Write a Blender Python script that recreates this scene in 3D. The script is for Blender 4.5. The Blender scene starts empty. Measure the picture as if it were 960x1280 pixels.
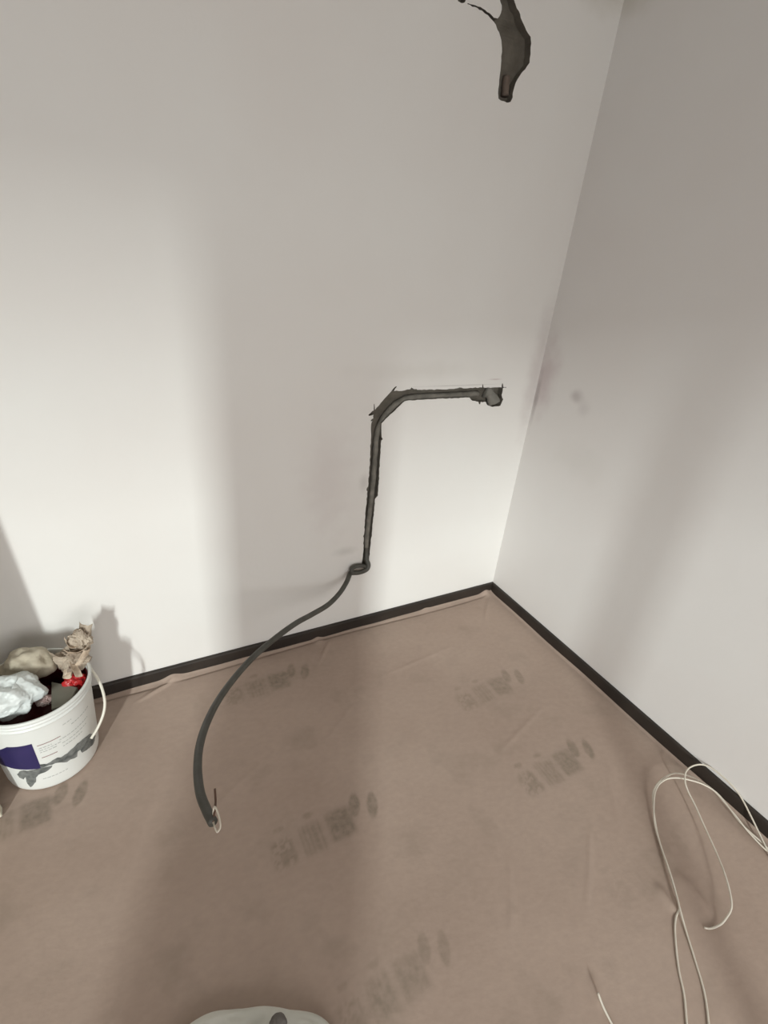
import bpy, bmesh, math, random
import numpy as np
from mathutils import Vector, Matrix, noise
from mathutils.geometry import tessellate_polygon

# ------------------------------------------------------------------ camera, light, exposure
# World: X runs from the corner along the left wall, Y along the right wall, Z up. Metres.
scene = bpy.context.scene
col = scene.collection
cam_data = bpy.data.cameras.new('camera')
cam = bpy.data.objects.new('camera', cam_data)
col.objects.link(cam)
R_CW = Matrix(((-0.88364945, -0.14156059, 0.4462334),
               (0.46015644, -0.43802176, 0.77226484),
               (0.08613768, 0.88774858, 0.45219771)))
cam.matrix_world = Matrix.Translation((1.60737521, 1.57506436, 1.5)) @ R_CW.to_4x4()
cam_data.sensor_fit = 'HORIZONTAL'
cam_data.sensor_width = 36
cam_data.lens = 36 * 616.06 / 960
cam_data.clip_start = 0.02
scene.camera = cam

scene.view_settings.view_transform = 'Standard'
scene.view_settings.look = 'None'
scene.view_settings.gamma = 1
scene.view_settings.exposure = -0.2
scene.view_settings.use_curve_mapping = False

world = bpy.data.worlds.new('overcast_sky')
scene.world = world
world.use_nodes = True
world.node_tree.nodes['Background'].inputs[0].default_value = (0.80, 0.88, 1.0, 1)
world.node_tree.nodes['Background'].inputs[1].default_value = 1.0

def area(name, loc, target, sx, sy, power, color, spread=180):
    d = bpy.data.lights.new(name, 'AREA')
    d.shape = 'RECTANGLE'; d.size = sx; d.size_y = sy; d.energy = power; d.color = color
    d.spread = math.radians(spread)
    o = bpy.data.objects.new(name, d); col.objects.link(o)
    o.location = loc
    o.rotation_euler = (Vector(target) - Vector(loc)).to_track_quat('-Z', 'Y').to_euler()
    return o
# area lamp for the sky outside, narrow and tall to shape shadow edges
area('bright_sky', (14.4, 27.2, 10.7), (1.0, 0.0, 0.6), 0.9, 6.0, 7300, (0.94, 1.0, 0.97))
# fill lamps added at the two openings for sky glow and bounce
area('fill_left', (3.45, 3.55, 1.3), (3.0, 0.0, 0.9), 0.45, 1.8, 7.6, (1.0, 0.955, 0.89), 140)
area('fill_right', (1.6, 3.55, 1.05), (1.3, 0.0, 0.8), 1.5, 1.5, 21.5, (1.0, 0.95, 0.88), 140)

# measured outlines and cable runs, metres
GROOVE = [(0.7807, 0.3615), (0.7801, 0.3890), (0.7816, 0.4657), (0.7859, 0.4780), (0.7815, 0.4877), (0.7823, 0.5313), (0.7830, 0.6156), (0.7819, 0.6847), (0.7869, 0.6877), (0.7861, 0.6972), (0.7802, 0.7044), (0.7811, 0.7748), (0.7833, 0.8504), (0.7868, 0.9306), (0.7884, 0.9589), (0.7835, 0.9726), (0.7892, 0.9688), (0.7911, 0.9731), (0.7811, 0.9809), (0.7816, 0.9947), (0.8008, 0.9910), (0.8020, 0.9958), (0.7822, 1.0106), (0.7835, 1.0345), (0.7812, 1.0344), (0.7771, 1.0124), (0.7558, 1.0366), (0.7283, 1.0660), (0.7132, 1.0823), (0.6979, 1.0966), (0.6946, 1.0945), (0.7051, 1.0787), (0.6602, 1.0800), (0.6369, 1.0834), (0.6314, 1.0900), (0.6210, 1.0843), (0.6089, 1.0839), (0.6044, 1.0803), (0.5634, 1.0790), (0.5050, 1.0793), (0.4360, 1.0787), (0.4105, 1.0837), (0.3920, 1.0795), (0.3562, 1.0807), (0.2973, 1.0804), (0.2982, 1.0930), (0.2954, 1.0929), (0.2907, 1.0802), (0.1956, 1.0775), (0.1968, 1.0941), (0.1939, 1.0940), (0.1883, 1.0796), (0.1713, 1.0783), (0.1705, 1.0752), (0.1881, 1.0750), (0.1879, 1.0468), (0.1750, 1.0270), (0.1842, 1.0000), (0.2248, 0.9972), (0.2541, 1.0064), (0.2637, 1.0191), (0.2919, 1.0218), (0.2933, 1.0112), (0.2994, 1.0130), (0.3042, 1.0223), (0.3362, 1.0282), (0.3527, 1.0415), (0.4293, 1.0423), (0.5159, 1.0420), (0.5992, 1.0425), (0.6552, 1.0392), (0.6840, 1.0147), (0.7198, 0.9829), (0.7448, 0.9597), (0.7396, 0.9055), (0.7340, 0.8963), (0.7398, 0.8909), (0.7382, 0.8312), (0.7359, 0.7541), (0.7341, 0.6903), (0.7328, 0.6576), (0.7442, 0.6453), (0.7438, 0.5929), (0.7449, 0.5073), (0.7469, 0.4276), (0.7483, 0.3591), (0.7421, 0.3154), (0.7681, 0.3100), (0.7804, 0.3335)]
UPPER = [(0.4373, 1.9888), (0.4326, 1.9766), (0.4206, 1.9734), (0.3987, 1.9731), (0.3848, 1.9773), (0.3791, 1.9891), (0.3806, 2.0047), (0.3770, 2.0239), (0.3650, 2.0445), (0.3482, 2.0634), (0.3357, 2.0814), (0.3372, 2.1016), (0.3416, 2.1258), (0.3482, 2.1393), (0.3685, 2.1496), (0.3904, 2.1664), (0.4078, 2.1838), (0.4230, 2.1943), (0.4404, 2.2132), (0.4674, 2.2247), (0.5138, 2.2222), (0.5704, 2.2039), (0.6101, 2.1811), (0.6252, 2.1644), (0.6197, 2.1547), (0.6084, 2.1534), (0.5967, 2.1579), (0.5932, 2.1698), (0.5735, 2.1834), (0.5390, 2.1984), (0.5014, 2.2030), (0.4820, 2.1941), (0.4707, 2.1808), (0.4699, 2.1648), (0.4785, 2.1507), (0.4925, 2.1494), (0.5098, 2.1556), (0.5340, 2.1591), (0.5611, 2.1600), (0.5871, 2.1584), (0.5881, 2.1559), (0.5618, 2.1563), (0.5370, 2.1548), (0.5140, 2.1500), (0.4993, 2.1441), (0.4814, 2.1364), (0.4661, 2.1232), (0.4544, 2.1089), (0.4456, 2.0839), (0.4425, 2.0546), (0.4405, 2.0194)]
CABLE = [(0.8410, 0.0163, 0.3197), (0.8746, 0.0531, 0.3034), (0.9242, 0.0958, 0.2892), (0.9902, 0.1401, 0.2834), (1.0719, 0.1822, 0.2918), (1.1489, 0.2244, 0.3062), (1.2400, 0.2831, 0.3169), (1.3328, 0.3571, 0.3315), (1.4072, 0.4307, 0.3425), (1.4687, 0.5083, 0.3565), (1.5143, 0.5882, 0.3742), (1.5469, 0.6769, 0.4018), (1.5636, 0.7587, 0.4257), (1.5691, 0.8334, 0.4452), (1.5641, 0.8863, 0.4578), (1.5577, 0.9251, 0.4687)]
KN_LOW = [(0.7610, -0.0060, 0.3930), (0.7635, 0.0040, 0.3633), (0.7580, 0.0160, 0.3410), (0.7690, 0.0220, 0.3228), (0.8035, 0.0240, 0.3178), (0.8346, 0.0260, 0.3244)]
KN_UP = [(0.7607, 0.0120, 0.3250), (0.7822, 0.0140, 0.3400), (0.8134, 0.0160, 0.3465), (0.8371, 0.0200, 0.3430), (0.8430, 0.0260, 0.3300)]
WIRES1 = [(1.5570, 0.9202, 0.4660), (1.5521, 0.9072, 0.4805), (1.5486, 0.9075, 0.4865), (1.5454, 0.9226, 0.4829), (1.5459, 0.9424, 0.4763), (1.5503, 0.9481, 0.4725), (1.5545, 0.9496, 0.4714)]
WIRES2 = [(1.5560, 0.9193, 0.4666), (1.5566, 0.9371, 0.4731), (1.5538, 0.9499, 0.4713)]
WIREB = [(1.5517, 0.9123, 0.4772), (1.5452, 0.8914, 0.4794), (1.5417, 0.8664, 0.4846)]
COIL = [(0.4318, 1.4398, 0.0060), (0.4163, 1.4488, 0.0060), (0.3880, 1.4548, 0.0100), (0.3683, 1.4544, 0.0200), (0.3369, 1.4476, 0.0300), (0.3076, 1.4258, 0.0350), (0.2693, 1.3881, 0.0350), (0.2268, 1.3386, 0.0300), (0.1856, 1.2784, 0.0300), (0.1534, 1.2266, 0.0350), (0.1345, 1.1893, 0.0400), (0.1206, 1.1644, 0.0500), (0.0875, 1.1432, 0.0550), (0.0520, 1.1402, 0.0600), (0.0168, 1.1524, 0.0650), (0.0030, 1.1816, 0.0700), (0.0019, 1.2342, 0.0700), (0.0047, 1.2763, 0.0600), (0.0239, 1.3299, 0.0400), (0.0471, 1.3837, 0.0200), (0.0725, 1.4327, 0.0100), (0.0718, 1.4832, 0.0050), (0.0399, 1.4981, 0.0050), (0.0326, 1.4637, 0.0080), (0.0591, 1.4125, 0.0120), (0.0616, 1.3513, 0.0200), (0.0542, 1.2945, 0.0300), (0.0428, 1.2270, 0.0350), (0.0500, 1.1849, 0.0350), (0.0663, 1.1489, 0.0300), (0.1022, 1.1229, 0.0300), (0.1560, 1.1178, 0.0300), (0.2050, 1.1243, 0.0200), (0.2457, 1.1464, 0.0150), (0.3103, 1.2071, 0.0080), (0.3541, 1.2584, 0.0060), (0.4029, 1.3194, 0.0120), (0.4371, 1.3620, 0.0120), (0.4523, 1.3812, 0.0060), (0.4833, 1.3921, 0.0060), (0.5182, 1.4138, 0.0060), (0.5764, 1.4623, 0.0060), (0.6124, 1.5010, 0.0060), (0.6589, 1.5387, 0.0060), (0.6958, 1.5722, 0.0050), (0.6862, 1.5921, 0.0050), (0.6515, 1.5862, 0.0050), (0.6119, 1.5617, 0.0060), (0.5626, 1.5205, 0.0060), (0.5236, 1.4730, 0.0060), (0.4871, 1.4241, 0.0080), (0.4602, 1.3852, 0.0160), (0.4299, 1.3519, 0.0150), (0.3936, 1.3061, 0.0150), (0.3493, 1.2490, 0.0100), (0.3065, 1.1988, 0.0100), (0.2479, 1.1503, 0.0220), (0.2051, 1.1290, 0.0300), (0.1634, 1.1253, 0.0350), (0.1320, 1.1351, 0.0400), (0.0963, 1.1564, 0.0400), (0.0578, 1.1956, 0.0400), (0.0421, 1.2417, 0.0350), (0.0551, 1.3203, 0.0200), (0.0476, 1.3873, 0.0120), (0.0502, 1.4351, 0.0080)]
ENDW = [(0.8081, 1.4069, 0.0200), (0.8120, 1.4283, 0.0120), (0.8150, 1.4584, 0.0060), (0.8190, 1.4959, 0.0040), (0.8102, 1.5382, 0.0040)]
BAIL = [(1.8121, 0.1233, 0.2850), (1.8017, 0.1634, 0.2800), (1.7860, 0.1907, 0.2550), (1.7770, 0.2184, 0.2300), (1.7753, 0.2446, 0.2000), (1.7846, 0.2624, 0.1700), (1.8047, 0.2816, 0.1400), (1.8251, 0.2962, 0.1200)]

# ------------------------------------------------------------------ helpers
def new_mat(name):
    m = bpy.data.materials.new(name); m.use_nodes = True
    return m, m.node_tree.nodes, m.node_tree.links, m.node_tree.nodes['Principled BSDF']

def noise_mat(name, c1, c2, scale=8, rough=0.7, bump=0.1, bscale=60, detail=4, metallic=0, sheen=0, trans=0):
    m, N, L, P = new_mat(name)
    tc = N.new('ShaderNodeTexCoord')
    n = N.new('ShaderNodeTexNoise'); n.inputs['Scale'].default_value = scale; n.inputs['Detail'].default_value = detail
    r = N.new('ShaderNodeValToRGB')
    r.color_ramp.elements[0].position = 0.3; r.color_ramp.elements[1].position = 0.7
    r.color_ramp.elements[0].color = (*c1, 1); r.color_ramp.elements[1].color = (*c2, 1)
    L.new(tc.outputs['Object'], n.inputs['Vector']); L.new(n.outputs['Fac'], r.inputs['Fac'])
    L.new(r.outputs['Color'], P.inputs['Base Color'])
    P.inputs['Roughness'].default_value = rough; P.inputs['Metallic'].default_value = metallic
    P.inputs['Transmission Weight'].default_value = trans
    if bump:
        n2 = N.new('ShaderNodeTexNoise'); n2.inputs['Scale'].default_value = bscale; n2.inputs['Detail'].default_value = 3
        b = N.new('ShaderNodeBump'); b.inputs['Strength'].default_value = bump; b.inputs['Distance'].default_value = 0.004
        L.new(tc.outputs['Object'], n2.inputs['Vector']); L.new(n2.outputs['Fac'], b.inputs['Height'])
        L.new(b.outputs['Normal'], P.inputs['Normal'])
    return m

def wall_mat(name, base, wall_marks):
    """painted plaster; stains = (centre xyz, radii xyz, colour, strength) soft dirt marks and darker patches"""
    m, N, L, P = new_mat(name)
    geo = N.new('ShaderNodeNewGeometry')
    n = N.new('ShaderNodeTexNoise'); n.inputs['Scale'].default_value = 1.6; n.inputs['Detail'].default_value = 3
    L.new(geo.outputs['Position'], n.inputs['Vector'])
    r = N.new('ShaderNodeValToRGB')
    r.color_ramp.elements[0].position = 0.35; r.color_ramp.elements[1].position = 0.65
    r.color_ramp.elements[0].color = (base[0]*0.97, base[1]*0.955, base[2]*0.95, 1)
    r.color_ramp.elements[1].color = (*base, 1)
    L.new(n.outputs['Fac'], r.inputs['Fac'])
    cur = r.outputs['Color']
    wn = N.new('ShaderNodeTexNoise'); wn.inputs['Scale'].default_value = 14; wn.inputs['Detail'].default_value = 4
    L.new(geo.outputs['Position'], wn.inputs['Vector'])
    for c, rad, colr, s in wall_marks:
        sub = N.new('ShaderNodeVectorMath'); sub.operation = 'SUBTRACT'; sub.inputs[1].default_value = c
        L.new(geo.outputs['Position'], sub.inputs[0])
        div = N.new('ShaderNodeVectorMath'); div.operation = 'DIVIDE'; div.inputs[1].default_value = rad
        L.new(sub.outputs[0], div.inputs[0])
        ln = N.new('ShaderNodeVectorMath'); ln.operation = 'LENGTH'; L.new(div.outputs[0], ln.inputs[0])
        add = N.new('ShaderNodeMath'); add.operation = 'MULTIPLY_ADD'
        L.new(wn.outputs['Fac'], add.inputs[0]); add.inputs[1].default_value = 0.9; L.new(ln.outputs['Value'], add.inputs[2])
        mr = N.new('ShaderNodeMapRange'); mr.interpolation_type = 'SMOOTHSTEP'
        mr.inputs['From Min'].default_value = 0.45; mr.inputs['From Max'].default_value = 1.45
        mr.inputs['To Min'].default_value = s; mr.inputs['To Max'].default_value = 0
        L.new(add.outputs[0], mr.inputs['Value'])
        mix = N.new('ShaderNodeMix'); mix.data_type = 'RGBA'
        L.new(mr.outputs['Result'], mix.inputs['Factor']); L.new(cur, mix.inputs['A']); mix.inputs['B'].default_value = (*colr, 1)
        cur = mix.outputs['Result']
    L.new(cur, P.inputs['Base Color'])
    P.inputs['Roughness'].default_value = 0.75
    P.inputs['Specular IOR Level'].default_value = 0.3
    n2 = N.new('ShaderNodeTexNoise'); n2.inputs['Scale'].default_value = 35; n2.inputs['Detail'].default_value = 5
    L.new(geo.outputs['Position'], n2.inputs['Vector'])
    n3 = N.new('ShaderNodeTexNoise'); n3.inputs['Scale'].default_value = 3; n3.inputs['Detail'].default_value = 1
    L.new(geo.outputs['Position'], n3.inputs['Vector'])
    ma = N.new('ShaderNodeMath'); ma.operation = 'MULTIPLY_ADD'
    L.new(n3.outputs['Fac'], ma.inputs[0]); ma.inputs[1].default_value = 6.0; L.new(n2.outputs['Fac'], ma.inputs[2])
    b = N.new('ShaderNodeBump'); b.inputs['Strength'].default_value = 0.25; b.inputs['Distance'].default_value = 0.002
    L.new(ma.outputs[0], b.inputs['Height']); L.new(b.outputs['Normal'], P.inputs['Normal'])
    return m

def link(name, me, mat, parent=None, smooth=False):
    o = bpy.data.objects.new(name, me); col.objects.link(o)
    if mat is not None:
        me.materials.clear(); me.materials.append(mat)
    if smooth:
        me.shade_smooth()
    if parent is not None:
        o.parent = parent
    return o

def from_bm(name, bm, mat, parent=None, smooth=False):
    bmesh.ops.recalc_face_normals(bm, faces=bm.faces)
    me = bpy.data.meshes.new(name); bm.to_mesh(me); bm.free()
    return link(name, me, mat, parent, smooth)

def tag(o, label, cat, group=None, kind=None):
    o['label'] = label; o['category'] = cat
    if group: o['group'] = group
    if kind: o['kind'] = kind
    return o

def structure(o, label=None):
    o['kind'] = 'structure'
    if label: o['label'] = label
    return o

def empty(name, loc):
    o = bpy.data.objects.new(name, None); col.objects.link(o); o.location = loc
    o.empty_display_size = 0.05
    return o

def box_bm(lo, hi, bevel=0.0):
    bm = bmesh.new()
    bmesh.ops.create_cube(bm, size=1)
    for v in bm.verts:
        v.co = Vector([lo[i] + (v.co[i] + 0.5) * (hi[i] - lo[i]) for i in range(3)])
    if bevel:
        bmesh.ops.bevel(bm, geom=bm.edges[:], offset=bevel, segments=2, affect='EDGES')
    return bm

def spline(pts, per=8):
    """Catmull-Rom through the points"""
    P = [Vector(p) for p in pts]
    P = [P[0] * 2 - P[1]] + P + [P[-1] * 2 - P[-2]]
    out = []
    for i in range(1, len(P) - 2):
        a, b, c, d = P[i-1], P[i], P[i+1], P[i+2]
        for k in range(per):
            t = k / per
            out.append(0.5 * ((2*b) + (c - a)*t + (2*a - 5*b + 4*c - d)*t*t + (3*b - a - 3*c + d)*t**3))
    out.append(P[-2].copy())
    return out

def tube(bm, pts, radius, seg=10, per=8, cap=True):
    S = spline(pts, per) if per > 1 else [Vector(p) for p in pts]
    n = len(S)
    rad = radius if callable(radius) else (lambda t: radius)
    prev = None; rings = []
    for i, p in enumerate(S):
        t = (S[min(i+1, n-1)] - S[max(i-1, 0)]).normalized()
        if prev is None:
            nrm = t.orthogonal().normalized()
        else:
            nrm = (prev - t * prev.dot(t))
            nrm = nrm.normalized() if nrm.length > 1e-6 else t.orthogonal().normalized()
        prev = nrm; bi = t.cross(nrm); r = rad(i / (n-1))
        rings.append([bm.verts.new(p + (nrm * math.cos(a) + bi * math.sin(a)) * r)
                      for a in [2*math.pi*k/seg for k in range(seg)]])
    for a, b in zip(rings, rings[1:]):
        for k in range(seg):
            bm.faces.new((a[k], a[(k+1) % seg], b[(k+1) % seg], b[k]))
    if cap:
        bm.faces.new(rings[0]); bm.faces.new(rings[-1][::-1])

def lathe(bm, prof, cx, cy, seg=96, close=False):
    rings = []
    for r, z in prof:
        rings.append([bm.verts.new((cx + r*math.cos(2*math.pi*k/seg), cy + r*math.sin(2*math.pi*k/seg), z)) for k in range(seg)])
    for a, b in zip(rings, rings[1:]):
        for k in range(seg):
            bm.faces.new((a[k], a[(k+1) % seg], b[(k+1) % seg], b[k]))
    return rings

def fbm(p, s, o=4):
    return noise.fractal(Vector(p) * s, 1.0, 2.0, o)

# ------------------------------------------------------------------ materials
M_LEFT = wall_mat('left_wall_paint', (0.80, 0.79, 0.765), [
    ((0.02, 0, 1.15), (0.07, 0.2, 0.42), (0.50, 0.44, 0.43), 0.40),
    ((0.95, 0, 0.75), (0.16, 0.2, 0.35), (0.62, 0.56, 0.55), 0.35),
    ((0.86, 0, 0.42), (0.08, 0.2, 0.03), (0.45, 0.44, 0.42), 0.35),
    ((0.80, 0, 0.72), (0.03, 0.2, 0.06), (0.40, 0.37, 0.36), 0.30),
    ((0.08, 0, 2.32), (0.22, 0.2, 0.09), (0.52, 0.49, 0.41), 0.45),  # yellowish brown patch high up at the corner
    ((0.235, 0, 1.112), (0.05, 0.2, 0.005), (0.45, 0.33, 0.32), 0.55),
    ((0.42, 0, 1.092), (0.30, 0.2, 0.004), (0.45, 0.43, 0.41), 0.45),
    ((0.60, 0, 1.15), (0.40, 0.2, 0.05), (0.66, 0.64, 0.60), 0.35),
])
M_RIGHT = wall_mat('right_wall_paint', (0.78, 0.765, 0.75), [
    ((0, 0.215, 1.09), (0.2, 0.045, 0.04), (0.42, 0.37, 0.37), 0.55),
    ((0, 0.27, 1.05), (0.2, 0.05, 0.05), (0.50, 0.46, 0.46), 0.30),
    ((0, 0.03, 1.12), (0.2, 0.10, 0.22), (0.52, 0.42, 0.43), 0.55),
    ((0, 0.02, 2.32), (0.2, 0.22, 0.10), (0.52, 0.49, 0.41), 0.45),  # same brownish patch on this side of the corner
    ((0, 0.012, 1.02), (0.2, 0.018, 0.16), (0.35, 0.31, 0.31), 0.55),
    ((0, 0.30, 0.85), (0.2, 0.22, 0.10), (0.68, 0.66, 0.63), 0.35),
])
M_PLAIN = wall_mat('room_wall_paint', (0.78, 0.76, 0.72), [])
M_CHASE = noise_mat('chased_concrete', (0.105, 0.093, 0.075), (0.165, 0.148, 0.122), 22, 0.95, 0.5, 120)
M_BASE = noise_mat('dark_stained_wood', (0.018, 0.013, 0.010), (0.032, 0.024, 0.019), 9, 0.55, 0.05, 80)
M_SLAB = noise_mat('floor_screed', (0.20, 0.17, 0.14), (0.28, 0.24, 0.2), 5, 0.9, 0.2)
M_BLACK = noise_mat('black_cable_rubber', (0.058, 0.056, 0.046), (0.085, 0.082, 0.070), 30, 0.55, 0.1, 200)
M_DUSTY = noise_mat('dusty_cable', (0.13, 0.122, 0.105), (0.23, 0.215, 0.185), 35, 0.85, 0.4, 150)
M_WHITECABLE = noise_mat('white_cable_sheath', (0.66, 0.60, 0.51), (0.74, 0.69, 0.60), 20, 0.5, 0)
M_WIRE_W = noise_mat('white_conductor', (0.62, 0.56, 0.47), (0.72, 0.66, 0.56), 40, 0.45, 0)
M_WIRE_B = noise_mat('brown_conductor', (0.10, 0.05, 0.03), (0.13, 0.07, 0.045), 40, 0.5, 0)
M_BUCKET = noise_mat('white_bucket_plastic', (0.74, 0.76, 0.73), (0.80, 0.81, 0.78), 9, 0.38, 0.05, 30)
M_NAVY = noise_mat('navy_label_print', (0.022, 0.018, 0.085), (0.035, 0.027, 0.12), 14, 0.4, 0)
M_PRINTRED = noise_mat('brown_red_print', (0.28, 0.16, 0.15), (0.34, 0.2, 0.19), 40, 0.5, 0)
M_PRINTGREY = noise_mat('grey_print', (0.42, 0.44, 0.42), (0.52, 0.53, 0.51), 60, 0.5, 0)
M_TAPE = noise_mat('torn_grey_label', (0.07, 0.078, 0.075), (0.24, 0.25, 0.24), 55, 0.7, 0.5, 120)
M_BAIL = noise_mat('cream_bail', (0.72, 0.69, 0.60), (0.78, 0.75, 0.66), 20, 0.4, 0)
M_KRAFT = noise_mat('crumpled_kraft', (0.42, 0.31, 0.22), (0.74, 0.63, 0.50), 16, 0.8, 0.4, 60)
M_KRAFTIN = noise_mat('crumpled_kraft_grey', (0.26, 0.20, 0.15), (0.58, 0.50, 0.40), 18, 0.8, 0.4, 60)
M_BAG = noise_mat('white_plastic_bag', (0.62, 0.67, 0.66), (0.78, 0.82, 0.80), 9, 0.42, 0.35, 35)
M_TAN = noise_mat('tan_cloth', (0.42, 0.37, 0.28), (0.50, 0.45, 0.35), 8, 0.9, 0.3, 120)
M_RED = noise_mat('red_foil', (0.42, 0.012, 0.018), (0.62, 0.035, 0.035), 12, 0.25, 0.5, 50)
M_DARKRED = noise_mat('dark_red_film', (0.085, 0.010, 0.013), (0.14, 0.020, 0.022), 9, 0.4, 0.6, 40)
M_CARTON = noise_mat('grey_carton', (0.21, 0.21, 0.17), (0.27, 0.265, 0.22), 12, 0.85, 0.1)
M_PINK = noise_mat('pale_scrap', (0.55, 0.38, 0.36), (0.72, 0.62, 0.58), 40, 0.6, 0.3)
M_BOARD = noise_mat('cream_board', (0.72, 0.68, 0.56), (0.78, 0.74, 0.62), 4, 0.7, 0.05)
M_LUMP = noise_mat('dark_grey_rubber', (0.09, 0.08, 0.075), (0.17, 0.155, 0.14), 25, 0.7, 0.3, 90)
M_SACK = noise_mat('off_white_sack', (0.60, 0.60, 0.54), (0.74, 0.73, 0.67), 7, 0.55, 0.3, 40)
M_PIPE = noise_mat('grey_conduit', (0.16, 0.155, 0.135), (0.25, 0.235, 0.21), 30, 0.7, 0.3, 120)
M_PIPE2 = noise_mat('brown_conduit', (0.13, 0.10, 0.08), (0.18, 0.14, 0.115), 30, 0.8, 0.3, 120)
M_FRAME = noise_mat('white_frame_paint', (0.7, 0.7, 0.68), (0.76, 0.76, 0.74), 5, 0.4, 0)

# ------------------------------------------------------------------ room shell
RX, RY, RZ = 4.8, 3.6, 2.9          # room size
TH = 0.14                            # wall thickness

def holed_wall(name, outline, holes, to3, depth, mat_face, mat_hole, mat_idx_edges=True, thick=TH, hole_floor=True):
    """front face with holes cut in it, the hole sides going `depth` into the wall, and (if hole_floor) their rough backs"""
    loops = [[Vector((u, v, 0)) for u, v in outline]] + [[Vector((u, v, 0)) for u, v in h] for h in holes]
    flat = [p for l in loops for p in l]
    tris = tessellate_polygon(loops)
    bm = bmesh.new()
    fv = [bm.verts.new(to3(p.x, p.y, 0.0)) for p in flat]
    for t in tris:
        try: bm.faces.new([fv[i] for i in t])
        except ValueError: pass
    k = len(outline)
    n0 = len(outline)
    ob = [bm.verts.new(to3(u, v, thick)) for u, v in outline]
    for i in range(n0):
        bm.faces.new((fv[i], fv[(i+1) % n0], ob[(i+1) % n0], ob[i]))
    if hole_floor:
        bm.faces.new(ob)
    back_h = []
    for h in holes:
        m = len(h); bk = []
        for j, (u, v) in enumerate(h):
            bk.append(bm.verts.new(to3(u, v, depth + (0.004 * fbm((u, v, 3), 40) if hole_floor else 0))))
        for j in range(m):
            f = bm.faces.new((fv[k+j], fv[k+(j+1) % m], bk[(j+1) % m], bk[j])); f.material_index = 1
        if hole_floor:
            for t in tessellate_polygon([[Vector((u, v, 0)) for u, v in h]]):
                f = bm.faces.new([bk[i] for i in t]); f.material_index = 1
        back_h.append(bk)
        k += m
    if not hole_floor:                # open holes right through: ring-shaped back face
        fb = ob + [v for b in back_h for v in b]
        for t in tris:
            try: bm.faces.new([fb[i] for i in t])
            except ValueError: pass
    bmesh.ops.recalc_face_normals(bm, faces=bm.faces)
    me = bpy.data.meshes.new(name); bm.to_mesh(me); bm.free()
    o = bpy.data.objects.new(name, me); col.objects.link(o)
    me.materials.append(mat_face); me.materials.append(mat_hole)
    return o

random.seed(5)
def rough(loop, amp=0.0016, step=0.012):
    out = []
    n = len(loop)
    for i in range(n):
        a = Vector(loop[i]); b = Vector(loop[(i+1) % n]); L = (b - a).length
        out.append(tuple(a))
        m = int(L / step)
        d = (b - a).normalized() if L > 0 else Vector((0, 0)); nr = Vector((-d.y, d.x))
        for j in range(1, m + 1):
            p = a + (b - a) * (j / (m + 1)) + nr * random.uniform(-amp, amp)
            out.append((p.x, p.y))
    return out

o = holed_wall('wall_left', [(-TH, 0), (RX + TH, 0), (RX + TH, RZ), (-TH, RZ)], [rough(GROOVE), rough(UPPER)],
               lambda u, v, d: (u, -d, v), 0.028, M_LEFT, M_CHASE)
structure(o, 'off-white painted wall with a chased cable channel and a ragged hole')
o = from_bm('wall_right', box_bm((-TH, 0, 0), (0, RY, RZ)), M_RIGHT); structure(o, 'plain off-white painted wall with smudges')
structure(from_bm('wall_far', box_bm((RX, 0, 0), (RX + TH, RY, RZ)), M_PLAIN))
structure(from_bm('ceiling', box_bm((-TH, -TH, RZ), (RX + TH, RY + TH, RZ + 0.12)), M_PLAIN))
structure(from_bm('floor', box_bm((-TH, -TH, -0.12), (RX + TH, RY + TH, -0.004)), M_SLAB))
OP1 = (3.08, 3.710, 0.03, 2.50)     # unseen tall narrow opening, added and sized to shape the light
OP2 = (0.80, 2.57, 0.03, 2.18)       # unseen wide opening, added with a lower head to cut the light
def rect(a): return [(a[0], a[2]), (a[1], a[2]), (a[1], a[3]), (a[0], a[3])]
o = holed_wall('wall_back', [(-TH, 0), (RX + TH, 0), (RX + TH, RZ), (-TH, RZ)], [rect(OP1), rect(OP2)],
               lambda u, v, d: (u, RY + d, v), 0.10, M_PLAIN, M_PLAIN, thick=0.10, hole_floor=False)
structure(o)  # solid pier between the openings is added to cast a person's shadow band
for i, a in enumerate((OP1, OP2), 1):
    bm = bmesh.new()
    w = 0.035
    for lo, hi in (((a[0]-w, RY-0.02, a[2]), (a[0]-0.001, RY-0.001, a[3]+w)), ((a[1]+0.001, RY-0.02, a[2]), (a[1]+w, RY-0.001, a[3]+w)),
                   ((a[0]-0.001, RY-0.02, a[3]+0.001), (a[1]+0.001, RY-0.001, a[3]+w))):
        b2 = box_bm(lo, hi); me = bpy.data.meshes.new('t'); b2.to_mesh(me); b2.free(); bm.from_mesh(me); bpy.data.meshes.remove(me)
    if i == 2:                       # upright mullion of the wide opening
        b2 = box_bm((1.575, RY + 0.02, a[2] + 0.001), (1.622, RY + 0.06, a[3] - 0.001)); me = bpy.data.meshes.new('t'); b2.to_mesh(me); b2.free(); bm.from_mesh(me); bpy.data.meshes.remove(me)
    structure(from_bm('added_window_%d' % i, bm, M_FRAME))  # frames around the added, unseen openings

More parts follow.
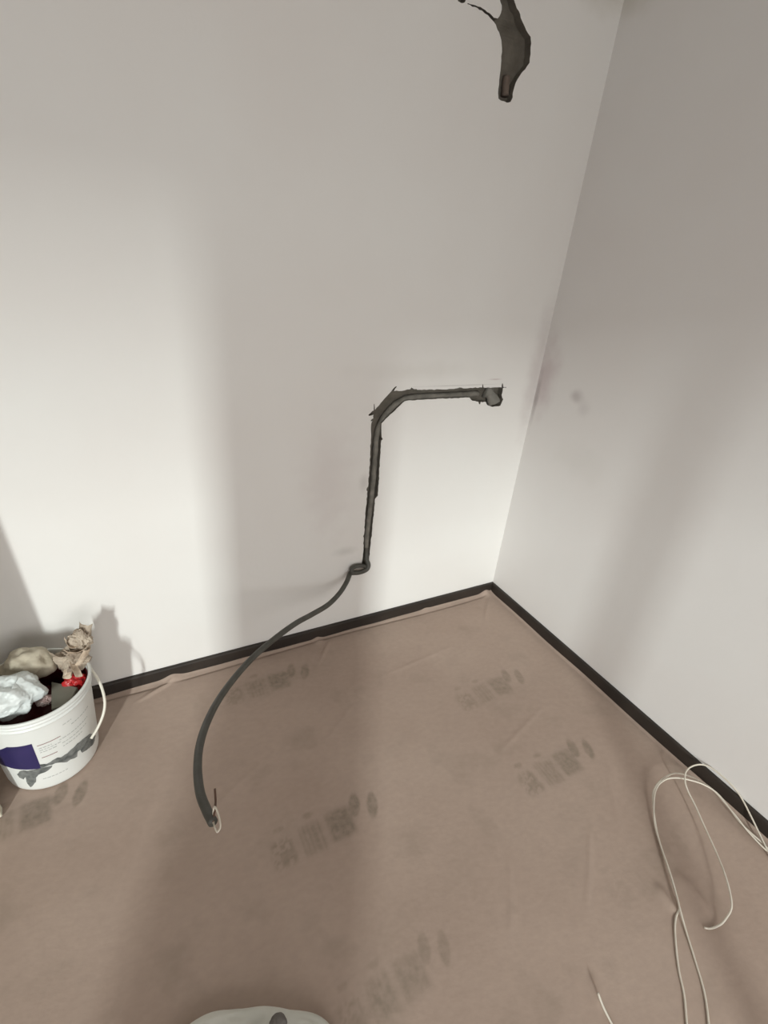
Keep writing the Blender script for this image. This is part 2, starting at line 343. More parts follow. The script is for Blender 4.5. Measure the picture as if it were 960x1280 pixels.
# baseboards with a rounded top edge
def baseboard(name, prof, axis, length, start=0.0):
    bm = bmesh.new(); a = []; b = []
    for d, z in prof:
        p, q = ((start, d, z), (length, d, z)) if axis == 'x' else ((d, start, z), (d, length, z))
        a.append(bm.verts.new(p)); b.append(bm.verts.new(q))
    n = len(prof)
    for i in range(n): bm.faces.new((a[i], a[(i+1) % n], b[(i+1) % n], b[i]))
    bm.faces.new(a); bm.faces.new(b[::-1])
    return structure(from_bm(name, bm, M_BASE))
BP = [(0.0003, -0.004), (0.012, -0.004), (0.012, 0.048), (0.0105, 0.053), (0.007, 0.055), (0.0003, 0.055)]
structure(baseboard('baseboard_left', BP, 'x', RX), 'dark brown baseboard under the chased wall')
structure(baseboard('baseboard_right', BP, 'y', RY, 0.0125), 'dark brown baseboard along the plain wall')

# ------------------------------------------------------------------ brown protective paper on the floor
def paper_sheet():
    x0, x1, y0, y1 = 0.0135, 2.9, 0.0135, 2.5
    step = 0.0065
    xs = np.concatenate([np.linspace(0.0135, 0.05, 9), np.arange(0.05 + step, 2.3, step), np.linspace(2.31, x1, 12)])
    ys = np.concatenate([np.linspace(0.0135, 0.05, 9), np.arange(0.05 + step, 1.5, step), np.linspace(1.52, y1, 12)])
    nx, ny = len(xs), len(ys)
    X, Y = np.meshgrid(xs, ys, indexing='ij')
    Z = np.zeros_like(X); 
    F = X.copy()
    rs = np.random.RandomState(3)
    ph = rs.uniform(0, 6.28, 40)
    def wav(u, k, seed):
        r = np.random.RandomState(seed); s = 0
        for i in range(6):
            s = s + math.sin(r.uniform(0, 6.28)) * np.sin(u * k * (0.6 + 0.5*i) + r.uniform(0, 6.28)) / (1 + 0.5*i)
        return s
    # broad, very shallow waves of the sheet
    for i in range(14):
        a = rs.uniform(0, 6.28); k = rs.uniform(6, 26)
        Z += 0.0007 * np.sin((X*math.cos(a) + Y*math.sin(a)) * k + ph[i]) * (14.0 / k) * 0.35
    # tool-made wrinkles: gaussian ridges  (x, y, angle, length, width, height)
    for (cx, cy, an, L, W, H) in WRINKLES:
        c, s = math.cos(an), math.sin(an)
        u = (X-cx)*c + (Y-cy)*s; v = -(X-cx)*s + (Y-cy)*c
        Z += H * np.exp(-(u/L)**4) * np.exp(-(v/W)**2)
    Z = Z - Z.min() * 0 + 0.002
    # edge along the left wall: a lip that curls up against the baseboard, with torn places
    lip = 0.004 + 0.005 * wav(X, 9, 11) * 0.5
    lip = np.clip(lip, 0.0005, 0.012)
    d = Y - 0.0135
    Z += lip * np.exp(-(d/0.006)**2) - 0.004 * np.exp(-((Y - 0.030 - 0.006*np.sin(X*5))/0.0045)**2) * (X > 0.05)
    for (xc, w, h) in ((1.57, 0.030, 0.014), (0.98, 0.018, 0.010), (0.05, 0.030, 0.018), (0.42, 0.02, 0.006)):
        Z += h * np.exp(-((X - xc)/w)**2) * np.exp(-(d/0.022)**2)
    # edge along the right wall: thin raised rim
    lip2 = np.clip(0.005 + 0.004 * wav(Y, 7, 21) * 0.5, 0.001, 0.013)
    d2 = X - 0.0135
    Z += lip2 * np.exp(-(d2/0.006)**2)
    Z = np.maximum(Z, -0.003)
    co = np.stack([X, Y, Z], -1).reshape(-1, 3)
    idx = np.arange(nx*ny).reshape(nx, ny)
    q = np.stack([idx[:-1, :-1], idx[1:, :-1], idx[1:, 1:], idx[:-1, 1:]], -1).reshape(-1, 4)
    me = bpy.data.meshes.new('floor_paper')
    me.vertices.add(len(co)); me.vertices.foreach_set('co', co.ravel())
    me.loops.add(q.size); me.loops.foreach_set('vertex_index', q.ravel().astype(np.int32))
    me.polygons.add(len(q)); me.polygons.foreach_set('loop_start', np.arange(0, q.size, 4, dtype=np.int32))
    me.update(calc_edges=True); me.validate()
    # flat faded print and scuffs, stored as an ink amount per vertex
    ink = np.zeros_like(X)
    def soft(v, e): return 1 / (1 + np.exp(-v / e))
    def blk(u, v, u0, u1, v0, v1, e=0.0035):
        return soft(u-u0, e) * soft(u1-u, e) * soft(v-v0, e) * soft(v1-v, e)
    def hsh(a, b):
        h = np.sin(a*127.1 + b*311.7) * 43758.5453
        return h - np.floor(h)
    for (px, py, an, fade, sc) in PRINTS:
        c, s = math.cos(an), math.sin(an)
        u = -((X-px)*c + (Y-py)*s) / sc           # reading direction runs towards the corner
        v = ((X-px)*(-s) + (Y-py)*c) / sc           # v grows towards the camera
        cell = hsh(np.floor(u/0.009), np.floor(v/0.009))
        t = 0
        t = t + 0.75 * blk(u, v, 0.00, 0.065, -0.035, 0.04) * (0.25 + 0.75*(cell > 0.4))           # ragged lettering
        t = t + 0.70 * blk(u, v, 0.085, 0.155, -0.045, 0.04) * (0.60 + 0.40*(np.sin(u*520) > -0.2))   # bar block
        t = t + 0.95 * blk(u, v, 0.17, 0.245, -0.05, 0.035) * (0.80 + 0.20*(hsh(np.floor(u/0.013), np.floor(v/0.013)) > 0.3))   # filled block
        for (eu, ev, a2, la, lb) in ((0.268, -0.042, 0.32, 0.036, 0.017), (0.318, -0.018, 0.36, 0.040, 0.016)):
            c2, s2 = math.cos(a2), math.sin(a2)
            p = (u-eu)*c2*1.0 + (v-ev)*s2; p2 = -(u-eu)*s2 + (v-ev)*c2
            t = t + 0.85 * soft(1 - (p2/la)**2 - (p/lb)**2, 0.12)
        for (eu, ev) in ((0.035, -0.065), (0.125, -0.07)):
            t = t + 0.55 * soft(1 - ((u-eu)/0.016)**2 - ((v-ev)/0.009)**2, 0.2)
        ink = np.maximum(ink, np.clip(t, 0, 1) * fade)
    for (sx, sy, rx, ry, an, am) in SCUFFS:
        c, s = math.cos(an), math.sin(an)
        u = ((X-sx)*c + (Y-sy)*s)/rx; v = (-(X-sx)*s + (Y-sy)*c)/ry
        ink = np.clip(ink + am * np.exp(-(u*u + v*v)), 0, 1)
    at = me.attributes.new('ink', 'FLOAT', 'POINT'); at.data.foreach_set('value', ink.ravel().astype(np.float32))
    return me

m, N, L, P = new_mat('brown_floor_paper')
geo = N.new('ShaderNodeNewGeometry')
n1 = N.new('ShaderNodeTexNoise'); n1.inputs['Scale'].default_value = 2.2; n1.inputs['Detail'].default_value = 5
L.new(geo.outputs['Position'], n1.inputs['Vector'])
rp = N.new('ShaderNodeValToRGB')
rp.color_ramp.elements[0].position = 0.32; rp.color_ramp.elements[1].position = 0.68
rp.color_ramp.elements[0].color = (0.400, 0.303, 0.248, 1); rp.color_ramp.elements[1].color = (0.458, 0.355, 0.294, 1)
L.new(n1.outputs['Fac'], rp.inputs['Fac'])
mp = N.new('ShaderNodeMapping'); mp.inputs['Scale'].default_value = (42, 62, 1); mp.inputs['Rotation'].default_value = (0, 0, 0.5)
L.new(geo.outputs['Position'], mp.inputs['Vector'])
n2 = N.new('ShaderNodeTexNoise'); n2.inputs['Scale'].default_value = 1.0; n2.inputs['Detail'].default_value = 5
L.new(mp.outputs['Vector'], n2.inputs['Vector'])
mr = N.new('ShaderNodeMapRange'); mr.inputs['From Min'].default_value = 0.3; mr.inputs['From Max'].default_value = 0.7
mr.inputs['To Min'].default_value = 0.96; mr.inputs['To Max'].default_value = 1.03
L.new(n2.outputs['Fac'], mr.inputs['Value'])
mul = N.new('ShaderNodeMix'); mul.data_type = 'RGBA'; mul.blend_type = 'MULTIPLY'; mul.inputs['Factor'].default_value = 1
L.new(rp.outputs['Color'], mul.inputs['A']); L.new(mr.outputs['Result'], mul.inputs['B'])
n4 = N.new('ShaderNodeTexNoise'); n4.inputs['Scale'].default_value = 7; n4.inputs['Detail'].default_value = 4
L.new(geo.outputs['Position'], n4.inputs['Vector'])
mr4 = N.new('ShaderNodeMapRange'); mr4.inputs['From Min'].default_value = 0.55; mr4.inputs['From Max'].default_value = 0.78
mr4.inputs['To Max'].default_value = 0.28
L.new(n4.outputs['Fac'], mr4.inputs['Value'])
at = N.new('ShaderNodeAttribute'); at.attribute_name = 'ink'
n3 = N.new('ShaderNodeTexNoise'); n3.inputs['Scale'].default_value = 55; n3.inputs['Detail'].default_value = 3
L.new(geo.outputs['Position'], n3.inputs['Vector'])
mr3 = N.new('ShaderNodeMapRange'); mr3.inputs['From Min'].default_value = 0.35; mr3.inputs['From Max'].default_value = 0.65
mr3.inputs['To Min'].default_value = 0.55; mr3.inputs['To Max'].default_value = 1.0
L.new(n3.outputs['Fac'], mr3.inputs['Value'])
mm = N.new('ShaderNodeMath'); mm.operation = 'MULTIPLY'
L.new(at.outputs['Fac'], mm.inputs[0]); L.new(mr3.outputs['Result'], mm.inputs[1])
mx = N.new('ShaderNodeMath'); mx.operation = 'MAXIMUM'; L.new(mm.outputs[0], mx.inputs[0]); L.new(mr4.outputs['Result'], mx.inputs[1])
mix = N.new('ShaderNodeMix'); mix.data_type = 'RGBA'
L.new(mx.outputs[0], mix.inputs['Factor']); L.new(mul.outputs['Result'], mix.inputs['A'])
mix.inputs['B'].default_value = (0.20, 0.165, 0.125, 1)
L.new(mix.outputs['Result'], P.inputs['Base Color'])
P.inputs['Roughness'].default_value = 0.8
P.inputs['Specular IOR Level'].default_value = 0.25
bp = N.new('ShaderNodeBump'); bp.inputs['Strength'].default_value = 0.5; bp.inputs['Distance'].default_value = 0.0012
L.new(n2.outputs['Fac'], bp.inputs['Height']); L.new(bp.outputs['Normal'], P.inputs['Normal'])
M_PAPER = m

PRINTS = [  # x, y, angle, strength, scale of each faded print on the paper
    (0.600, 0.560, 0.0, 0.62, 1.0), (0.605, 0.925, -0.03, 0.78, 1.0), (1.410, 0.190, 0.0, 0.62, 1.0),
    (1.405, 0.795, 0.0, 0.85, 1.0), (1.370, 1.190, 0.0, 0.52, 0.9), (2.190, 0.410, 0.03, 0.80, 1.0),
    (0.600, 1.290, 0.0, 0.20, 1.0)]
SCUFFS = [  # x, y, rx, ry, angle, amount of scuffed dirt
    (0.62, 1.16, 0.10, 0.03, 0.5, 0.12), (0.47, 1.34, 0.02, 0.06, 0.9, 0.12), (0.70, 0.10, 0.10, 0.03, 0.3, 0.12),
    (0.35, 1.20, 0.16, 0.05, 0.8, 0.10), (0.90, 0.62, 0.07, 0.03, 0.4, 0.10), (0.95, 1.05, 0.10, 0.05, 0.9, 0.10),
    (1.22, 0.17, 0.22, 0.045, 0.0, 0.28), (1.20, 1.10, 0.12, 0.06, 0.4, 0.14), (0.30, 0.60, 0.12, 0.04, 0.2, 0.10),
    (0.50, 0.36, 0.05, 0.02, 0.6, 0.14), (1.55, 0.62, 0.10, 0.05, 1.0, 0.12), (1.27, 1.21, 0.06, 0.05, 0.0, 0.30)]
WRINKLES = [  # x, y, angle, length, width, height
    (0.462, 1.35, 1.4, 0.035, 0.013, 0.007), (0.375, 1.375, 1.45, 0.05, 0.016, 0.008),
    (0.98, 0.10, 0.9, 0.07, 0.006, 0.004), (0.80, 1.40, 1.1, 0.03, 0.008, 0.004), (0.12, 0.12, 0.8, 0.09, 0.008, 0.004),
    (1.62, 0.05, 0.4, 0.07, 0.007, 0.006), (0.60, 1.20, 0.7, 0.12, 0.007, 0.0022), (0.85, 1.15, 0.9, 0.10, 0.008, 0.0022),
    (0.45, 0.75, 0.3, 0.14, 0.008, 0.0018), (1.05, 0.45, 0.6, 0.12, 0.009, 0.0018), (0.35, 1.08, 0.9, 0.12, 0.009, 0.0026),
    (0.62, 0.30, 0.1, 0.16, 0.008, 0.0016), (1.75, 0.62, 1.2, 0.14, 0.010, 0.002), (1.45, 0.55, 0.5, 0.12, 0.010, 0.002)]
pap = link('floor_paper', paper_sheet(), M_PAPER, smooth=True)
tag(pap, 'brown protective paper with faded grey prints laid over the floor', 'paper')

# ------------------------------------------------------------------ what is in the chased channel
pl = bmesh.new()
tube(pl, [(0.262, -0.024, 1.060), (0.245, -0.017, 1.052), (0.232, -0.008, 1.035), (0.222, 0.001, 1.012)], lambda t: 0.024 + 0.003*math.sin(t*9), 14, 4)
for v in pl.verts: v.co += Vector((fbm(v.co, 60), fbm(v.co + Vector((3, 1, 0)), 60), fbm(v.co + Vector((0, 5, 2)), 60))) * 0.003
plug = from_bm('conduit_end', pl, M_PIPE, smooth=True)
tag(plug, 'grey conduit stub poking out of the right end of the channel', 'conduit')
up = bmesh.new()
tube(up, [(0.398, -0.024, 2.04), (0.399, -0.018, 2.01), (0.400, -0.014, 1.992)], 0.012, 12, 4)
tag(from_bm('conduit_end', up, M_PIPE2, smooth=True), 'brownish conduit tip at the bottom of the ragged upper hole', 'conduit')

# black cable: down the channel, looped round at its foot, then arching out into the room
cab = empty('black_cable', (0.80, 0.0, 0.33))
tag(cab, 'thick black cable arching from the wall channel down over the floor', 'cable')
def in_cab(bm, name, mat, smooth=True):
    for v in bm.verts: v.co -= cab.location
    return from_bm(name, bm, mat, cab, smooth)
bm = bmesh.new()
inchan = [(0.30, -0.019, 1.052), (0.40, -0.018, 1.050), (0.52, -0.018, 1.050), (0.63, -0.018, 1.046), (0.685, -0.018, 1.022), (0.735, -0.018, 0.965), (0.752, -0.018, 0.90),
          (0.751, -0.018, 0.80), (0.752, -0.018, 0.68), (0.757, -0.017, 0.56), (0.762, -0.014, 0.46)]
tube(bm, [(0.763, -0.012, 0.44)] + KN_LOW + CABLE[0:], 0.0100, 12, 8)
in_cab(bm, 'sheath', M_BLACK)
bm = bmesh.new()
tube(bm, inchan + [(0.7615, -0.010, 0.415)], 0.0112, 12, 8)
for v in bm.verts: v.co += Vector((fbm(v.co, 50), 0.6*fbm(v.co + Vector((3, 1, 0)), 60), fbm(v.co + Vector((0, 5, 2)), 50))) * 0.0025
in_cab(bm, 'sheath', M_DUSTY)['label'] = 'plaster-dusted grey run inside the wall channel'
bm = bmesh.new(); tube(bm, KN_UP, 0.0085, 12, 8); in_cab(bm, 'loop', M_BLACK)
for pts, mt, r in ((WIRES1, M_WIRE_W, 0.0019), (WIRES2, M_WIRE_W, 0.0017), (WIREB, M_WIRE_B, 0.0023)):
    bm = bmesh.new(); tube(bm, [CABLE[-1]] + pts, r, 8, 6)
    w = in_cab(bm, 'wire', mt); w['label'] = 'bare white wire' if mt is M_WIRE_W else 'brown insulated wire'

# ------------------------------------------------------------------ white cable by the right wall
bm = bmesh.new(); tube(bm, COIL, 0.0026, 8, 6)
tag(from_bm('white_cable', bm, M_WHITECABLE, smooth=True), 'thin white cable lying in long loops beside the right baseboard', 'cable')
bm = bmesh.new(); tube(bm, ENDW, 0.0026, 8, 6)
tag(from_bm('white_cable', bm, M_WHITECABLE, smooth=True), 'short free end of thin white cable at the bottom edge, left of the loops', 'cable')

# ------------------------------------------------------------------ bucket
BX, BY, BH, BR, BB = 1.9455, 0.2056, 0.3107, 0.1484, 0.125
WALL = 0.1454
buck = empty('bucket', (BX, BY, 0.004))
def in_b(bm, name, mat, smooth=True, label=None, root=None):
    for v in bm.verts: v.co -= buck.location
    o = from_bm(name, bm, mat, root or buck, smooth)
    if label: o['label'] = label
    return o
def rad(z): return BB + (WALL - BB) * z / BH
z0 = 0.005
prof = [(0.0, z0), (BB-0.006, z0), (BB-0.001, z0+0.003), (BB, z0+0.008)]
for z in np.linspace(0.02, 0.268, 10): prof.append((rad(z), z))
for zc in (0.276, 0.290):
    prof += [(rad(zc)-0.0, zc-0.003), (rad(zc)+0.0035, zc-0.0015), (rad(zc)+0.0035, zc+0.0015), (rad(zc), zc+0.003)]
prof += [(rad(0.298), 0.298), (BR+0.001, 0.300), (BR+0.002, 0.303), (BR+0.002, 0.309), (BR, 0.3115), (BR-0.004, 0.3115), (BR-0.006, 0.309)]
for z in np.linspace(0.30, 0.012, 8): prof.append((rad(z)-0.0045, z))
prof.append((0.0, 0.010))
bm = bmesh.new(); lathe(bm, prof, BX, BY); bmesh.ops.remove_doubles(bm, verts=bm.verts, dist=1e-5)
in_b(bm, 'bucket_body', M_BUCKET)
tag(buck, 'white plastic bucket full of rubbish with a navy label and torn grey label', 'bucket')

def patch(poly, off, name, mat, label=None, step=3.0, wob=0):
    """flat print wrapped on the bucket wall; poly in (degrees, z)"""
    pts = []
    n = len(poly)
    for i in range(n):
        a, b = poly[i], poly[(i+1) % n]
        k = max(1, int(abs(b[0]-a[0]) / step) + int(abs(b[1]-a[1])/0.01))
        for j in range(k):
            t = j / k
            pts.append((a[0]+(b[0]-a[0])*t + random.uniform(-wob, wob), a[1]+(b[1]-a[1])*t + random.uniform(-wob, wob)*0.003))
    amin, amax = min(p[0] for p in pts), max(p[0] for p in pts)
    bm = bmesh.new()
    vs = [bm.verts.new((p[0]*0.003, p[1], 0)) for p in pts]
    for t in tessellate_polygon([[v.co.copy() for v in vs]]):
        bm.faces.new([vs[i] for i in t])
    a = math.floor(amin/step)*step
    while a < amax:
        bmesh.ops.bisect_plane(bm, geom=bm.verts[:]+bm.edges[:]+bm.faces[:], plane_co=(a*0.003, 0, 0), plane_no=(1, 0, 0))
        a += step
    for v in bm.verts:
        th, z = math.radians(v.co.x/0.003), v.co.y
        r = rad(z) + off
        v.co = Vector((BX + r*math.cos(th), BY + r*math.sin(th), z))
    r = bmesh.ops.extrude_face_region(bm, geom=bm.faces[:])
    for v in r['geom']:
        if isinstance(v, bmesh.types.BMVert):
            d = Vector((v.co.x-BX, v.co.y-BY, 0)).normalized(); v.co += d * 0.0004
    return in_b(bm, name, mat, False, label)
def strip(a0, a1, z, h): return [(a0, z), (a1, z), (a1, z+h), (a0, z+h)]
patch([(31, 0.108), (47, 0.117), (68, 0.113), (86.5, 0.107), (86.5, 0.220), (73, 0.218), (61, 0.217), (49, 0.196), (31, 0.198)], 0.0004, 'label_patch', M_NAVY, 'navy blue printed label')
patch(strip(90.5, 114, 0.2035, 0.0022), 0.0004, 'printed_line', M_PRINTRED, 'brownish red printed line')
patch(strip(90.8, 107, 0.149, 0.0022), 0.0004, 'printed_line', M_PRINTRED, 'brownish red printed line')
random.seed(12)
for zz, a0, a1 in ((0.190, 91, 103), (0.181, 91, 112), (0.172, 91, 109), (0.190, 112, 150), (0.172, 114, 146), (0.240, 119, 128), (0.158, 114, 138), (0.118, 112, 124), (0.055, 84, 112), (0.221, 128, 156)):
    a = a0
    while a < a1:
        w = random.uniform(2.0, 4.5)
        patch(strip(a, min(a+w, a1+1), zz, 0.0024), 0.0003, 'print_stroke', M_PRINTGREY)
        a += w + 1.0
patch([(86.8, 0.123), (93.3, 0.119), (100, 0.124), (104.9, 0.125), (108, 0.118), (112.9, 0.120), (120, 0.124), (125, 0.126), (129.7, 0.131), (140.7, 0.124), (151.3, 0.112), (158, 0.092), (163, 0.070),
       (158, 0.060), (153.3, 0.058), (139.7, 0.070), (133, 0.076), (131, 0.096), (127.5, 0.098), (126, 0.078), (122.8, 0.082), (118, 0.088), (112.7, 0.085), (105, 0.104), (95, 0.110), (86.3, 0.109)],
      0.0006, 'torn_label', M_TAPE, 'torn dark grey label remains', wob=0.5)
patch([(57.3, 0.088), (64.3, 0.109), (75, 0.106), (85.4, 0.108), (89.6, 0.105), (98, 0.101), (96, 0.094), (88.8, 0.084), (81.4, 0.083), (78, 0.07), (75.1, 0.050), (66.5, 0.025), (64.4, 0.044), (66, 0.078), (62.4, 0.066), (58.5, 0.074)],
      0.0009, 'torn_label', M_TAPE, 'torn dark grey label remains', wob=0.5)
bm = bmesh.new(); tube(bm, [(1.835, 0.115, 0.296)] + BAIL, 0.0042, 10, 8)
in_b(bm, 'bail', M_BAIL, label='cream plastic carrying handle hanging down')

# ------------------------------------------------------------------ rubbish in the bucket
def merge(bm, other):
    me = bpy.data.meshes.new('t'); other.to_mesh(me); other.free(); bm.from_mesh(me); bpy.data.meshes.remove(me)

def crumple(name, c, r, mat, seed, amp=0.3, ridge=0.25, sub=5, squash=(1, 1, 1), freq=9):
    bm = bmesh.new(); bmesh.ops.create_icosphere(bm, subdivisions=sub, radius=1)
    c = Vector(c); off = Vector((seed*3.1, seed*1.7, seed*0.9))
    for v in bm.verts:
        n = v.co.normalized()
        p = Vector((n.x*squash[0], n.y*squash[1], n.z*squash[2]))
        a = noise.noise(p*1.8 + off) * amp
        b = (1 - abs(noise.noise(p*freq*0.35 + off))*2.2) * ridge
        d = (1 - abs(noise.noise(p*freq*0.9 + off*2))*2.0) * ridge*0.35
        k = 1 + a + b*0.6 + d*0.6
        v.co = c + Vector((p.x*r*k, p.y*r*k, p.z*r*k))
    return bm

def sheet(c, ux, uy, w, h, seed, amp=0.01, curl=0.0, n=26, thick=0.0012):
    """a crumpled, curled piece of sheet material with real thickness"""
    c, ux, uy = Vector(c), Vector(ux).normalized(), Vector(uy).normalized()
    nz = ux.cross(uy).normalized(); uy = nz.cross(ux)
    bm = bmesh.new(); g = []
    for i in range(n+1):
        row = []
        for j in range(n+1):
            s, t = (i/n - 0.5)*w, (j/n - 0.5)*h
            e = 1 + 0.14*noise.noise(Vector((s*40, t*40, seed)))
            s *= e; t *= e
            if curl:
                th = s*curl; x = math.sin(th)/curl; zc = (1-math.cos(th))/curl
            else: x, zc = s, 0
            q = Vector((s*22, t*22, seed*2.3))
            zc += amp * ((1 - abs(noise.noise(q))*2.5) + 0.4*(1 - abs(noise.noise(q*2.3))*2.5))
            row.append(bm.verts.new(c + ux*x + uy*t + nz*zc))
        g.append(row)
    for i in range(n):
        for j in range(n):
            bm.faces.new((g[i][j], g[i+1][j], g[i+1][j+1], g[i][j+1]))
    bmesh.ops.recalc_face_normals(bm, faces=bm.faces)
    r = bmesh.ops.extrude_face_region(bm, geom=bm.faces[:])
    bm.normal_update()
    for v in r['geom']:
        if isinstance(v, bmesh.types.BMVert): v.co += nz * thick
    return bm

# dark red film that lines the inside
bm = crumple('f', (BX, BY, 0.175), 0.112, M_DARKRED, 3, 0.06, 0.10, 5, (1, 1, 0.42), 14)
lin = []
for zz, rr in ((0.17, 0.128), (0.22, 0.132), (0.262, 0.1355), (0.285, 0.1375), (0.283, 0.1360), (0.22, 0.130), (0.17, 0.126)):
    lin.append((rr, zz))
b3 = bmesh.new(); lathe(b3, lin, BX, BY, 72)
for v in b3.verts:
    a = math.atan2(v.co.y-BY, v.co.x-BX); v.co.z += (0.010*noise.noise(Vector((math.cos(a)*4, math.sin(a)*4, 1)))) * (v.co.z > 0.25)
merge(bm, b3)
tag(from_bm('plastic_film', bm, M_DARKRED, smooth=True), 'dark red crumpled plastic film filling the bucket below the other rubbish', 'plastic film')

# crumpled kraft paper sticking up at the back
pb = empty('crumpled_paper', (1.83, 0.165, 0.27))
def in_p(bm, name, mat, root, smooth=False):
    for v in bm.verts: v.co -= root.location
    return from_bm(name, bm, mat, root, smooth)
bm = crumple('b', (1.838, 0.152, 0.325), 0.031, M_KRAFT, 8, 0.45, 0.55, 5, (1.15, 0.8, 1.1), 6)
merge(bm, crumple('b', (1.815, 0.141, 0.372), 0.025, M_KRAFT, 5, 0.5, 0.6, 5, (1.0, 0.7, 1.3), 6))
in_p(bm, 'paper_body', M_KRAFTIN, pb)
for k, (c, ux, uy, w, h, sd, cu, mt) in enumerate((
        ((1.802, 0.134, 0.404), (1, -0.5, 0.3), (-0.35, 0.2, 1), 0.050, 0.050, 4, 52, M_KRAFTIN),
        ((1.813, 0.140, 0.392), (1, 0.3, -0.3), (0.1, 0.6, 0.7), 0.060, 0.022, 14, 22, M_KRAFT),
        ((1.842, 0.158, 0.378), (0.8, 0.1, 0.6), (-0.2, 1, 0.2), 0.055, 0.030, 9, 48, M_KRAFT),
        ((1.868, 0.168, 0.352), (1, 0.3, 0.4), (0.1, 0.8, 0.7), 0.060, 0.034, 15, 30, M_KRAFTIN),
        ((1.822, 0.178, 0.360), (1, 0.2, 0.1), (0, 0.75, 0.6), 0.075, 0.024, 33, 26, M_KRAFT),
        ((1.808, 0.182, 0.338), (0.5, 0.6, 0.5), (-0.3, 0.1, 1), 0.028, 0.056, 21, 55, M_KRAFT),
        ((1.834, 0.205, 0.325), (0.8, 0.3, 0.5), (-0.7, 0.4, -0.5), 0.022, 0.060, 45, 50, M_KRAFT),
        ((1.862, 0.212, 0.315), (0.8, 0.1, 0.6), (0.2, 1, -0.3), 0.060, 0.020, 27, 85, M_KRAFT))):
    in_p(sheet(c, ux, uy, w, h, sd, 0.0035, cu, 16), 'paper_flap', mt, pb)
tag(pb, 'brown crumpled paper sticking up highest at the right of the bucket', 'paper')

# tan cloth bag behind, white plastic bag in front
def blob(c, r, sq, seed, amp, fold, fdir, sub=5):
    bm = bmesh.new(); bmesh.ops.create_icosphere(bm, subdivisions=sub, radius=1)
    c = Vector(c); fd = Vector(fdir).normalized()
    for v in bm.verts:
        n = v.co.normalized()
        k = 1 + amp*noise.noise(n*1.7 + Vector((seed, 0, 0))) + fold*(1-abs(noise.noise(Vector((n.dot(fd)*2.0, n.z*1.1, seed))))*2.4)
        k += 0.25*fold*(1-abs(noise.noise(n*6+Vector((0, seed, 0))))*2.2)
        v.co = c + Vector((n.x*sq[0], n.y*sq[1], n.z*sq[2]))*r*k
    return bm
bm = blob((1.957, 0.136, 0.324), 0.062, (1.05, 0.75, 0.82), 2.0, 0.25, 0.10, (1, 0.3, 0))
tag(from_bm('cloth_bag', bm, M_TAN, smooth=True), 'tan cloth bundle behind the white plastic bag in the bucket', 'cloth')
wb = empty('plastic_bag', (1.985, 0.235, 0.27))
bm = blob((1.992, 0.243, 0.320), 0.062, (1.12, 0.92, 0.80), 7.3, 0.30, 0.14, (0.5, 1, 0.2), 6)
in_p(bm, 'bag_body', M_BAG, wb, True)
bm = sheet((1.950, 0.262, 0.338), (0.4, 1, -0.3), (0.5, 0.1, 0.9), 0.085, 0.075, 5.5, 0.007, 14, 30)
in_p(bm, 'bag_flap', M_BAG, wb, True)
tag(wb, 'crumpled bluish white plastic bag piled at the left of the bucket', 'plastic bag')

# red foil, grey carton offcut, pale scrap
bm = crumple('r', (1.846, 0.196, 0.268), 0.022, M_RED, 4, 0.35, 0.40, 5, (1.2, 0.9, 1.0), 4)
merge(bm, sheet((1.834, 0.198, 0.272), (0.3, 1, 0), (0.5, 0, 1), 0.050, 0.040, 8, 0.003, 10, 12))
tag(from_bm('foil_wrapper', bm, M_RED), 'bright red crumpled foil wrapper below the brown paper', 'wrapper')
ct = bmesh.new()
cv = [(1.9055, 0.1780, 0.2775), (1.8365, 0.2310, 0.2775), (1.8565, 0.2910, 0.2775), (1.8995, 0.2950, 0.2775)]
cc = Vector((1.87, 0.20, 0.22))
top = [ct.verts.new(p) for p in cv]
bot = [ct.verts.new(Vector(p) + Vector((-0.006, -0.008, -0.055))) for p in cv]
ct.faces.new(top); ct.faces.new(bot[::-1])
for i in range(4): ct.faces.new((top[i], top[(i+1) % 4], bot[(i+1) % 4], bot[i]))
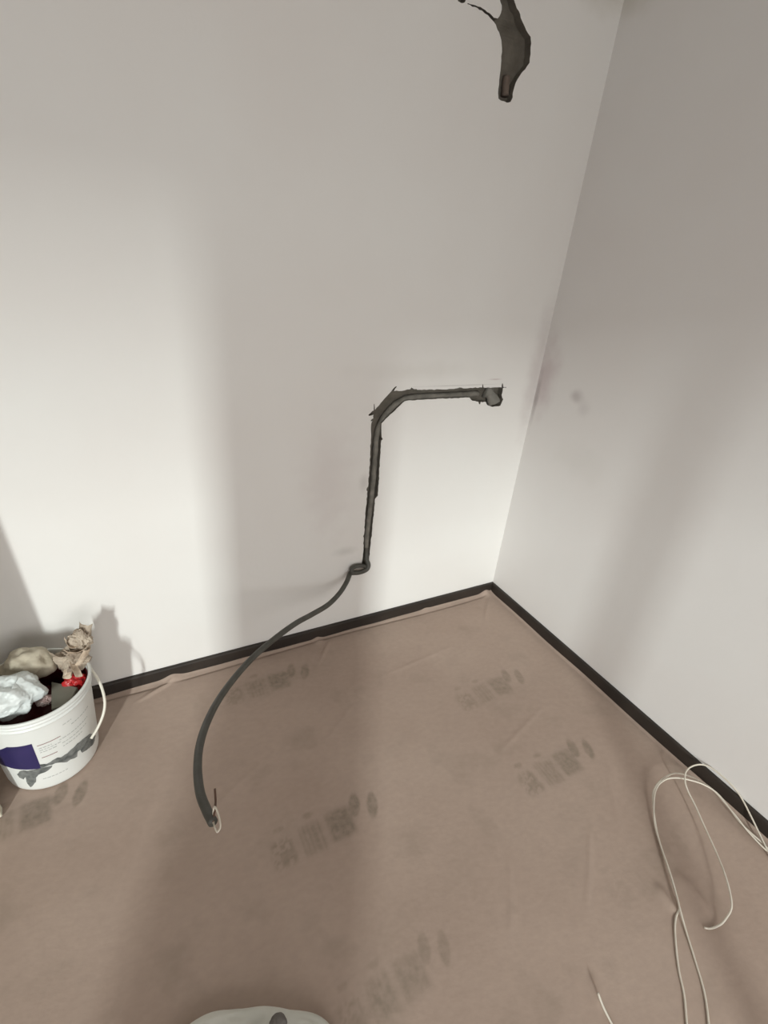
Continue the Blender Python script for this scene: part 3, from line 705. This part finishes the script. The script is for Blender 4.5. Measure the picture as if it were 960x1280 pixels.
bmesh.ops.bevel(ct, geom=ct.edges[:], offset=0.0015, segments=2, affect='EDGES')
tag(from_bm('carton_offcut', ct, M_CARTON), 'flat grey carton offcut in the middle of the bucket', 'carton')
bm = crumple('s', (1.921, 0.238, 0.266), 0.014, M_PINK, 6, 0.3, 0.5, 4, (1.3, 1, 0.8), 9)
tag(from_bm('paper_scrap', bm, M_PINK), 'small pale pink scrap between white bag and grey carton', 'scrap')

# ------------------------------------------------------------------ cream board at the left edge
bm = box_bm((0, 0, 0), (0.46, 0.03, 1.25), 0.0015)
bd = from_bm('board', bm, M_BOARD)
bd.location = (2.066, 0.345, 0.006); bd.rotation_euler = (0, math.radians(4.0), math.radians(6))
tag(bd, 'cream board standing on edge at the far left, beside the bucket', 'board')

# ------------------------------------------------------------------ white sack with a dark lump at the bottom edge
sk = empty('sack', (1.590, 1.248, 0.004))
ca, sa = math.cos(math.radians(-26)), math.sin(math.radians(-26))
bm = bmesh.new(); bmesh.ops.create_icosphere(bm, subdivisions=6, radius=1)
for v in bm.verts:
    n = v.co.normalized()
    ang = math.atan2(n.y, n.x)
    se = (abs(math.cos(ang))**2.8 + abs(math.sin(ang))**2.8) ** (-1/2.8)
    pw = se * (1 + 0.03*noise.noise(Vector((math.cos(ang)*2.2, math.sin(ang)*2.2, 4))) + 0.02*noise.noise(n*4))
    zf = 1 + 0.35*noise.noise(n*2.5 + Vector((2, 2, 2))) + 0.25*(1-abs(noise.noise(n*4))*2.2)
    z = n.z * 0.042 * zf if n.z > 0 else n.z * 0.010
    px, py = n.x*0.205*pw, n.y*0.175*pw
    v.co = Vector((px*ca - py*sa, px*sa + py*ca, z + 0.012))
in_o = from_bm('sack_body', bm, M_SACK, sk, True)
tag(sk, 'off-white plastic sack lying on the floor at the bottom edge', 'sack')
bm = crumple('l', (1.4945, 1.143, 0.054), 0.016, M_LUMP, 2, 0.15, 0.12, 5, (1.1, 1.0, 0.8), 6)
tag(from_bm('rubber_cap', bm, M_LUMP, smooth=True), 'dark grey rounded cap resting on the white sack', 'cap')
